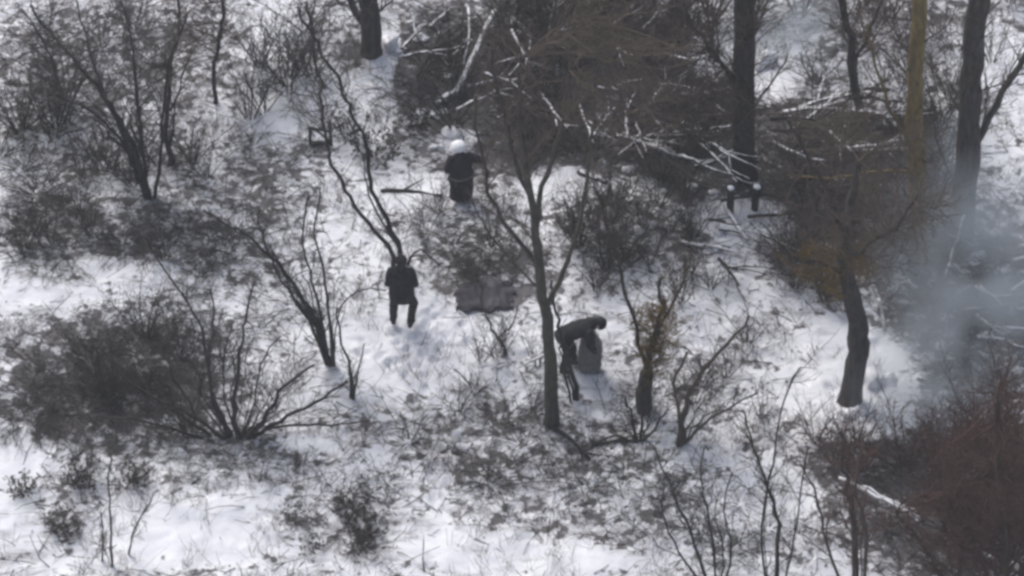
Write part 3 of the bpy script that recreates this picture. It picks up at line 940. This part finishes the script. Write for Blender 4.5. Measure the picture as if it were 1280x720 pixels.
lump(570, 168, 36, 9, 'big grey-white heap of snow just behind the white helmet', None)
lump(548, 184, 16, 6, 'small snow heap left of the white helmet', None)
lump(1068, 520, 36, 12, 'rounded snow hummock right below the curved trunk', None)
lump(1100, 478, 42, 20, 'large snow hummock right of the curved trunk', None)
lump(890, 66, 26, 24, 'bright snow heap left of the straight dark trunk', None)
lump(960, 80, 30, 22, 'bright snow heap right of the straight dark trunk', None)
lump(1092, 578, 18, 8, 'little snow hummock above the pale fallen poles', None)
lump(488, 60, 26, 26, 'snow heap beside the dark trunk at the top edge', None)
r_ = random.Random(5)
for i in range(26):
    lump(r_.uniform(480, 700), r_.uniform(20, 150), r_.uniform(9, 22), r_.uniform(3, 6), 'small clot of snow caught in the top thicket', 'snow clots in the top thicket', .05)
for i in range(22):
    lump(r_.uniform(740, 900), r_.uniform(110, 320), r_.uniform(9, 22), r_.uniform(3, 6), 'small clot of snow in the middle brushwood', 'snow clots in the middle brushwood', .05)
for i in range(14):
    lump(r_.uniform(1160, 1278), r_.uniform(240, 470), r_.uniform(10, 22), r_.uniform(2, 4), 'small clot of snow in the smoky hollow at right', 'snow clots in the smoky hollow', .05)

# ------------------------------------------------------------------ people
def capsule(bm, a, b, ra, rb, n=12):
    a, b = Vector(a), Vector(b)
    d = (b - a)
    L = d.length
    d = d / L if L > 1e-6 else Vector((0, 0, 1))
    u = d.orthogonal().normalized()
    w_ = d.cross(u)
    rings = []
    for k in range(5):
        t = -math.pi / 2 + (math.pi / 2) * k / 4
        rings.append((a + d * (ra * math.sin(t)), ra * math.cos(t)))
    for k in range(5):
        t = (math.pi / 2) * k / 4
        rings.append((b + d * (rb * math.sin(t)), rb * math.cos(t)))
    vs = []
    for c, r in rings:
        r = max(r, 1e-4)
        vs.append([bm.verts.new(c + (u * math.cos(2 * math.pi * i / n) + w_ * math.sin(2 * math.pi * i / n)) * r) for i in range(n)])
    for q, s in zip(vs, vs[1:]):
        for i in range(n):
            bm.faces.new((q[i], q[(i + 1) % n], s[(i + 1) % n], s[i]))
    bm.faces.new(vs[0][::-1])
    bm.faces.new(vs[-1])

def loft(bm, rings, n=18, side=Vector((1, 0, 0))):
    """rings: (centre, half width, half depth)"""
    vs = []
    cs = [Vector(r[0]) for r in rings]
    for i, (c, rx, ry) in enumerate(rings):
        t = (cs[min(i + 1, len(cs) - 1)] - cs[max(i - 1, 0)]).normalized()
        f = t.cross(side).normalized()
        vs.append([bm.verts.new(Vector(c) + side * (rx * math.cos(2 * math.pi * k / n)) + f * (ry * math.sin(2 * math.pi * k / n))) for k in range(n)])
    for q, s in zip(vs, vs[1:]):
        for i in range(n):
            bm.faces.new((q[i], q[(i + 1) % n], s[(i + 1) % n], s[i]))
    bm.faces.new(vs[0][::-1])
    bm.faces.new(vs[-1])

def fuse(name, bm, material, parent, voxel=.014, rough=.008, smooth=4):
    bmesh.ops.recalc_face_normals(bm, faces=bm.faces)
    me = bpy.data.meshes.new(name)
    bm.to_mesh(me)
    bm.free()
    o = bpy.data.objects.new(name, me)
    COL.objects.link(o)
    rm = o.modifiers.new('r', 'REMESH')
    rm.mode = 'VOXEL'
    rm.voxel_size = voxel
    sm = o.modifiers.new('s', 'SMOOTH')
    sm.iterations = smooth
    sm.factor = .5
    dg = bpy.context.evaluated_depsgraph_get()
    m2 = bpy.data.meshes.new_from_object(o.evaluated_get(dg))
    o.modifiers.clear()
    o.data = m2
    if rough:
        off = Vector((rng.uniform(0, 90), 0, 0))
        nm = [v.normal.copy() for v in m2.vertices]
        for v, n_ in zip(m2.vertices, nm):
            q = v.co
            v.co = q + n_ * rough * (noise.noise(Vector((q.x * 7, q.y * 7, q.z * 11)) + off) + .5 * noise.noise(q * 22 + off))
    m2.materials.clear()
    m2.materials.append(M[material])
    m2.shade_smooth()
    o.parent = parent
    return o

def person(px, py, rz, J, label, jacket_rings, hat, hood=False, belt=None):
    root = thing('person', ground(px, py), label, 'person', None, rz)
    V = {k: Vector(v) for k, v in J.items()}
    fw = V['face'].normalized()                       # where the face looks
    hd = V['head']
    up = (hd - V['neck']).normalized()
    sd = fw.cross(up).normalized()
    # body: one continuous figure
    bm = bmesh.new()
    loft(bm, [(V['pelvis'] - (V['chest'] - V['pelvis']) * .2, .15, .10), (V['pelvis'], .165, .11), (V['pelvis'].lerp(V['chest'], .5), .145, .10),
              (V['chest'], .175, .115), (V['chest'].lerp(V['neck'], .6), .16, .09), (V['neck'], .06, .06)])
    capsule(bm, V['neck'], hd, .055, .05)
    capsule(bm, hd - up * .035 + fw * .015, hd + up * .035 - fw * .01, .085, .095)
    capsule(bm, hd - up * .075 + fw * .04, hd - up * .06 + fw * .05, .045, .05)          # jaw and chin
    capsule(bm, hd + fw * .09 + up * .01, hd + fw * .118 - up * .025, .010, .014)        # nose
    capsule(bm, hd + fw * .088 - up * .058 - sd * .02, hd + fw * .088 - up * .058 + sd * .02, .009, .009)   # lips
    for s in (-1, 1):
        capsule(bm, hd + fw * .085 + up * .032 + sd * s * .018, hd + fw * .08 + up * .032 + sd * s * .045, .010, .009)   # brow
        capsule(bm, hd + sd * s * .09 + up * .02 - fw * .01, hd + sd * s * .092 - up * .03 - fw * .005, .016, .011)       # ear
    for s, c in ((-1, 'L'), (1, 'R')):
        hip = V['pelvis'] + Vector((s * .09, 0, -.03))
        capsule(bm, hip, V['knee' + c], .085, .058)
        capsule(bm, V['knee' + c], V['ankle' + c], .056, .038)
        ft = V['foot' + c]
        capsule(bm, V['ankle' + c] - Vector((0, 0, .035)), V['ankle' + c] - Vector((0, 0, .045)) + ft * .17, .036, .03)
        capsule(bm, V['shoulder' + c], V['elbow' + c], .052, .04)
        capsule(bm, V['elbow' + c], V['wrist' + c], .04, .027)
    def hand(b, c, s, g):
        w_, h_ = V['wrist' + c], V['hand' + c].normalized()
        pn = V['palm' + c].normalized()
        ac = h_.cross(pn).normalized() * s
        capsule(b, w_, w_ + h_ * .05, .026 + g, .034 + g)
        for i, (o_, L) in enumerate(((-.030, .070), (-.010, .082), (.010, .076), (.030, .058))):
            k0 = w_ + h_ * .075 + ac * o_
            k1 = k0 + h_ * (L * .5) + pn * (L * .18)
            k2 = k1 + h_ * (L * .22) + pn * (L * .42)
            capsule(b, w_ + h_ * .04 + ac * o_ * .7, k0, .013 + g, .0095 + g, 8)
            capsule(b, k0, k1, .0095 + g, .009 + g, 8)
            capsule(b, k1, k2, .009 + g, .0075 + g, 8)
        t0 = w_ + h_ * .02 - ac * .03
        t1 = t0 + h_ * .035 - ac * .025 + pn * .012
        capsule(b, t0, t1, .013 + g, .011 + g, 8)
        capsule(b, t1, t1 + h_ * .03 + pn * .02, .011 + g, .009 + g, 8)
    hand(bm, 'L', -1, 0)
    hand(bm, 'R', 1, 0)
    fuse('body', bm, 'skin', root, .010, 0, 2)
    for c, s in (('L', -1), ('R', 1)):
        g = bmesh.new()
        hand(g, c, s, .004)
        fuse('glove', g, 'boot', root, .006, 0, 2)
    # trousers
    bm = bmesh.new()
    loft(bm, [(V['pelvis'] - (V['chest'] - V['pelvis']).normalized() * .07, .17, .125), (V['pelvis'], .185, .135), (V['pelvis'] + (V['chest'] - V['pelvis']) * .35, .175, .125)])
    for s, c in ((-1, 'L'), (1, 'R')):
        hip = V['pelvis'] + Vector((s * .092, 0, -.02))
        capsule(bm, hip, V['knee' + c], .115, .098)
        capsule(bm, V['knee' + c], V['ankle' + c] + Vector((0, 0, .05)), .098, .078)
    fuse('trousers', bm, 'trouser', root, .014, .012)
    for c in 'LR':
        bm = bmesh.new()
        ft = V['foot' + c].normalized()
        a = V['ankle' + c]
        capsule(bm, a + Vector((0, 0, .14)), a + Vector((0, 0, -.01)), .062, .055)
        capsule(bm, a - ft * .03 - Vector((0, 0, .03)), a + ft * .17 - Vector((0, 0, .04)), .052, .045)
        fuse('boot', bm, 'boot', root, .010, 0)
    # jacket
    bm = bmesh.new()
    loft(bm, [(Vector(c), a, b) for c, a, b in jacket_rings])
    for c in 'LR':
        capsule(bm, V['shoulder' + c], V['elbow' + c], .10, .088)
        capsule(bm, V['elbow' + c], V['elbow' + c].lerp(V['wrist' + c], .93), .088, .06)
        capsule(bm, V['chest'].lerp(V['neck'], .5), V['shoulder' + c], .10, .088)
    if hood:
        capsule(bm, V['neck'] - fw * .05, V['neck'] - fw * .05 + up * .06, .10, .10)
    fuse('jacket', bm, 'jacket', root, .014, .016)
    # headgear: a shell over the crown of the head
    bm = bmesh.new()
    hr = .165 if hat == 'white' else .122
    cc = hd + up * .035 - fw * .012
    rings = []
    for k in range(9):
        t = k / 8 * math.pi * .62
        rings.append((cc + up * (hr * math.cos(t)), hr * math.sin(t) + .002))
    vs = []
    for c, r in rings:
        vs.append([bm.verts.new(c + (sd * math.cos(2 * math.pi * i / 20) + fw * 1.12 * math.sin(2 * math.pi * i / 20)) * r) for i in range(20)])
    for q, s_ in zip(vs, vs[1:]):
        for i in range(20):
            bm.faces.new((q[i], q[(i + 1) % 20], s_[(i + 1) % 20], s_[i]))
    bm.faces.new(vs[0])
    bm.faces.new(vs[-1][::-1])
    fuse('helmet' if hat == 'white' else 'hat', bm, 'white' if hat == 'white' else 'brownhat', root, .010, .004, 2)
    if belt:
        c, a, b = belt
        me = Mesh()
        n = 28
        for zz in (-.025, .025):
            for k in range(n):
                t = 2 * math.pi * k / n
                me.v.append((c[0] + a * math.cos(t), c[1] + b * math.sin(t), c[2] + zz + .03 * math.cos(t)))
        for k in range(n):
            me.f.append((k, (k + 1) % n, n + (k + 1) % n, n + k))
        o = me.build('belt', 'strap', root)
        o.modifiers.new('thickness', 'SOLIDIFY').thickness = .008
    return root

# the person walking away in the clearing
person(503, 406, R(-4), dict(pelvis=(0, 0, .96), chest=(0, .03, 1.27), neck=(0, .06, 1.47), head=(0, .10, 1.60), face=(0, 1, -.25),
       kneeL=(-.17, .05, .52), ankleL=(-.185, .0, .10), kneeR=(.23, .10, .52), ankleR=(.175, -.07, .10), footL=(-.15, 1, 0), footR=(.3, 1, 0),
       shoulderL=(-.20, .03, 1.40), shoulderR=(.20, .03, 1.40), elbowL=(-.265, .02, 1.10), elbowR=(.27, .03, 1.10),
       wristL=(-.17, .20, 1.02), wristR=(.17, .20, 1.02), handL=(.4, 1, .1), handR=(-.4, 1, .1), palmL=(1, -.4, 0), palmR=(-1, -.4, 0)),
       'person in black coat and dark hat walking away across the trodden snow',
       [((0, .0, .68), .25, .19), ((0, 0, .80), .27, .21), ((0, 0, .98), .265, .21), ((0, .02, 1.2), .275, .21), ((0, .04, 1.38), .245, .18), ((0, .06, 1.46), .13, .11), ((0, .07, 1.52), .085, .085)],
       'dark', hood=True)
# the person with the white helmet
person(577, 250, R(18), dict(pelvis=(0, -.06, .68), chest=(0, .06, .97), neck=(0, .12, 1.15), head=(-.01, .16, 1.27), face=(-.2, 1, -.35),
       kneeL=(-.13, .26, .44), ankleL=(-.11, .0, .10), kneeR=(.14, .26, .44), ankleR=(.12, -.02, .10), footL=(-.15, 1, 0), footR=(.2, 1, 0),
       shoulderL=(-.19, .08, 1.08), shoulderR=(.20, .08, 1.08), elbowL=(-.27, .10, .82), elbowR=(.48, .06, .92),
       wristL=(-.15, .30, .80), wristR=(.40, .28, .80), handL=(.4, 1, 0), handR=(-.6, .6, -.2), palmL=(1, -.3, 0), palmR=(-.7, -.7, 0)),
       'person in dark coat and white helmet half crouching at the edge of the top thicket',
       [((0, .02, .10), .255, .21), ((0, 0, .34), .265, .22), ((0, -.03, .66), .25, .20), ((0, .04, .91), .26, .19), ((0, .09, 1.06), .23, .17), ((0, .12, 1.14), .12, .10), ((0, .13, 1.19), .085, .08)],
       'white', hood=True, belt=((0, -.02, .72), .272, .222))
# the person bending over the sack
person(711, 462, R(-90), dict(pelvis=(0, -.10, .93), chest=(0, .26, 1.12), neck=(0, .47, 1.19), head=(0, .60, 1.21), face=(0, .05, -1),
       kneeL=(-.11, .06, .50), ankleL=(-.13, .10, .10), kneeR=(.12, -.02, .50), ankleR=(.14, -.12, .10), footL=(-.1, 1, 0), footR=(.1, 1, 0),
       shoulderL=(-.19, .40, 1.12), shoulderR=(.19, .40, 1.12), elbowL=(-.24, .42, .86), elbowR=(.24, .42, .86),
       wristL=(-.20, .50, .88 - .20), wristR=(.20, .50, .68), handL=(.1, .25, -1), handR=(-.1, .25, -1), palmL=(1, .2, 0), palmR=(-1, .2, 0)),
       'person in dark clothing bending forward over a grey sack beside the leaning tree',
       [((0, -.22, .84), .19, .15), ((0, -.10, .93), .215, .165), ((0, .10, 1.04), .215, .165), ((0, .28, 1.12), .225, .165), ((0, .40, 1.16), .20, .14), ((0, .47, 1.18), .11, .10), ((0, .52, 1.19), .08, .08)],
       'dark', hood=True)

# the grey sack the bending person holds
g = ground(737, 462)
sk = thing('sack', g, 'tall grey canvas sack stood upright under the bending person', 'sack')
bm = bmesh.new()
loft(bm, [((0, 0, -.02), .17, .14), ((0, 0, .03), .225, .18), ((0, 0, .25), .235, .19), ((.01, 0, .5), .225, .18), ((.02, 0, .64), .21, .165), ((.02, 0, .74), .15, .12), ((.02, 0, .79), .075, .07), ((.02, 0, .86), .12, .10), ((.02, 0, .87), .09, .08)])
sk.scale = (1.05, 1.0, 1.15)
fuse('bag', bm, 'sack', sk, .016, .03)
bm = bmesh.new()
for k in range(14):
    t, t2 = 2 * math.pi * k / 14, 2 * math.pi * (k + 1) / 14
    capsule(bm, (.02 + .085 * math.cos(t), .08 * math.sin(t), .79), (.02 + .085 * math.cos(t2), .08 * math.sin(t2), .79), .012, .012, 8)
fuse('tie_cord', bm, 'boot', sk, .007, 0, 1)

# ------------------------------------------------------------------ tarpaulin, crate, frame
def tarp():
    c = ground(606, 372)
    root = thing('tarpaulin', c, 'dark grey tarpaulin over a low heap beneath the brush beside the walking person', 'tarpaulin')
    me = Mesh()
    nx_, ny_ = 44, 30
    wx, wy = px_size(70, c) / 2, .42
    for j in range(ny_ + 1):
        for i in range(nx_ + 1):
            u, v = i / nx_ * 2 - 1, j / ny_ * 2 - 1
            x, y = u * wx * (1 + .22 * noise.noise(Vector((v * 2.3, 1, 0)))), v * wy * (1 + .40 * noise.noise(Vector((u * 2.6, 5, 0))))
            e = max(abs(u), abs(v))
            hgt = .09 * max(0, 1 - e ** 5) * (1 + .25 * u)
            hgt += .07 * noise.noise(Vector((x * 3.1, y * 3.1, 0))) + .045 * noise.noise(Vector((x * 8, y * 4, 2)))
            me.v.append((x, y, max(.015, hgt + .02) + height(c.x + x, c.y + y) - c.z))
    for j in range(ny_):
        for i in range(nx_):
            a = j * (nx_ + 1) + i
            me.f.append((a, a + 1, a + nx_ + 2, a + nx_ + 1))
    o = me.build('sheet', 'tarp', root)
    sd = o.modifiers.new('thickness', 'SOLIDIFY')
    sd.thickness = .012
    sd.offset = 1
    for (sx, sy) in ((-1, -1), (1, -1), (-1, 1), (1, 1)):
        pg = Mesh()
        x, y = sx * wx * .97, sy * wy * .97
        z0 = height(c.x + x, c.y + y) - c.z
        pg.tube([Vector((x, y, z0 - .1)), Vector((x + sx * .01, y, z0 + .10)), Vector((x + sx * .03, y, z0 + .13))], .014, .012, 6, True)
        pg.build('peg', 'boot', root)
tarp()

def frame(px, py):
    g = ground(px, py)
    root = thing('wooden_trestle', g, 'small dark wooden trestle standing behind the slender twin stems', 'trestle', None, .08)
    for pts, rr in (([(-.24, 0, .06), (.24, 0, .05)], .055), ([(-.22, 0, -.1), (-.20, 0, .52)], .04), ([(.24, 0, -.1), (.23, 0, .66)], .045), ([(-.20, .01, .47), (.22, .01, .36)], .035), ([(-.1, .01, .45), (.2, .01, .1)], .03)):
        me = Mesh()
        p = [Vector(q) for q in pts]
        me.tube([p[0], p[0].lerp(p[1], .5) + Vector((0, .01, .01)), p[1]], rr, rr * .9, 7, True, None, .2)
        me.build('bar', 'dark', root)
frame(400, 182)

# ------------------------------------------------------------------ uncountable: fallen twigs, dead grass, dead leaves
def ground_stuff():
    r = random.Random(99)
    tw, gr, lf = Mesh(), Mesh(), Mesh()
    n = 0
    while n < 17000:
        x, y = r.uniform(-12.5, 12.5), r.uniform(-9.5, 12)
        m = litter_at(x, y)
        if r.random() > max(0.02, m - .12) ** 1.2:
            continue
        n += 1
        z = height(x, y)
        a = r.uniform(0, 6.28)
        L = r.uniform(.15, .9)
        p = Vector((x, y, z + .012))
        q = wander(p, Vector((math.cos(a), math.sin(a), r.uniform(0, .5))), L, 3, .18, -.02, r)
        rr = r.choice((.004, .006, .008, .012))
        tw.tube(q, rr, rr * .5, 3)
    n = 0
    while n < 4200:
        x, y = r.uniform(-12.5, 12.5), r.uniform(-9.5, 12)
        if noise.noise(Vector((x * .8, y * .8, 4))) < r.uniform(-.2, .5):
            continue
        n += 1
        z = height(x, y)
        for k in range(r.randint(2, 6)):
            a = r.uniform(0, 6.28)
            q = wander(Vector((x + r.gauss(0, .05), y + r.gauss(0, .05), z - .01)), Vector((math.cos(a) * .5, math.sin(a) * .5, 1)), r.uniform(.15, .5), 3, .15, -.08, r)
            gr.tube(q, .0045, .0025, 3)
    n = 0
    while n < 5000:
        x, y = r.uniform(-12.5, 12.5), r.uniform(-9.5, 12)
        m = litter_at(x, y)
        if r.random() > (m - .25) * .9:
            continue
        n += 1
        lf.leaf(Vector((x, y, height(x, y) + .025)), r.uniform(.02, .05), r)
    tag(tw.build('fallen_twigs', 'grey'), 'fine fallen twigs scattered over the snow and litter', 'twigs', kind='stuff')
    tag(gr.build('dead_grass', 'brown'), 'dead grass stalks poking through the snow', 'grass', kind='stuff')
    tag(lf.build('fallen_leaves', 'leaf'), 'dark fallen leaves scattered over the snow', 'leaves', kind='stuff')
ground_stuff()

# ------------------------------------------------------------------ smoke drifting at the right
def smoke(px, py, size, dens, label, seed):
    g = ground(px, py)
    bm = bmesh.new()
    bmesh.ops.create_icosphere(bm, subdivisions=4, radius=1)
    for v in bm.verts:
        k = 1 + .3 * noise.noise(v.co * 1.5 + Vector((seed, 0, 0)))
        v.co = Vector((v.co.x * size[0] * k, v.co.y * size[1] * k, v.co.z * size[2] * k))
    me = bpy.data.meshes.new('smoke')
    bm.to_mesh(me)
    bm.free()
    o = bpy.data.objects.new('smoke', me)
    o.location = g + Vector((0, 0, size[2] * .55))
    COL.objects.link(o)
    m = bpy.data.materials.new('smoke')
    m.use_nodes = True
    t = m.node_tree
    t.nodes.remove(t.nodes['Principled BSDF'])
    pv = t.nodes.new('ShaderNodeVolumePrincipled')
    pv.inputs['Color'].default_value = (.56, .62, .68, 1)
    tc = t.nodes.new('ShaderNodeTexCoord')
    ns = N(t, 'ShaderNodeTexNoise', Scale=.8, Detail=3)
    t.links.new(tc.outputs['Object'], ns.inputs['Vector'])
    mp = t.nodes.new('ShaderNodeMapping')
    mp.inputs['Scale'].default_value = tuple(1 / s for s in size)
    t.links.new(tc.outputs['Object'], mp.inputs[0])
    ln = t.nodes.new('ShaderNodeVectorMath')
    ln.operation = 'LENGTH'
    t.links.new(mp.outputs[0], ln.inputs[0])
    fall = t.nodes.new('ShaderNodeMapRange')
    fall.inputs['From Min'].default_value = .95
    fall.inputs['From Max'].default_value = .25
    t.links.new(ln.outputs['Value'], fall.inputs['Value'])
    nr = t.nodes.new('ShaderNodeMapRange')
    nr.inputs['From Min'].default_value = .38
    nr.inputs['From Max'].default_value = .62
    t.links.new(ns.outputs[0], nr.inputs['Value'])
    d = math_node(t, 'MULTIPLY', math_node(t, 'MULTIPLY', fall.outputs[0], nr.outputs[0]), dens)
    t.links.new(d, pv.inputs['Density'])
    t.links.new(pv.outputs[0], t.nodes['Material Output'].inputs['Volume'])
    me.materials.append(m)
    tag(o, label, 'smoke', kind='stuff')
smoke(1220, 420, (2.8, 3.6, 2.6), .6, 'blue-grey smoke hanging in the hollow at the right edge', 3)
smoke(1150, 520, (1.7, 2.0, 1.6), .7, 'thin blue-grey smoke drifting above the reddish thicket', 6)
smoke(1190, 290, (1.9, 2.2, 1.8), .45, 'faint smoke veiling the foot of the tall right trunk', 12)
smoke(985, 50, (1.6, 1.9, 1.4), .7, 'wisp of blue-grey smoke behind the straight dark trunk at the top', 9)

def haze():
    """the thin winter mist between the camera and the wood"""
    bm = bmesh.new()
    bmesh.ops.create_cube(bm, size=1)
    for v in bm.verts:
        v.co = Vector((v.co.x * 2200, v.co.y * 2200, -9 + (v.co.z + .5) * 69))
    me = bpy.data.meshes.new('haze')
    bm.to_mesh(me)
    bm.free()
    m = bpy.data.materials.new('haze')
    m.use_nodes = True
    t = m.node_tree
    t.nodes.remove(t.nodes['Principled BSDF'])
    pv = t.nodes.new('ShaderNodeVolumePrincipled')
    pv.inputs['Color'].default_value = (.85, .87, .92, 1)
    pv.inputs['Density'].default_value = .0006
    t.links.new(pv.outputs[0], t.nodes['Material Output'].inputs['Volume'])
    me.materials.append(m)
    o = bpy.data.objects.new('haze', me)
    COL.objects.link(o)
    tag(o, 'thin pale winter haze in the air', 'haze', kind='stuff')
haze()

groups = {}
for o in COL.objects:
    if o.parent is None and o.get('group') and o.name.startswith(('fallen_branch', 'snow_clump')):
        groups.setdefault(o['group'], []).append(o)
for v in groups.values():
    number(v)
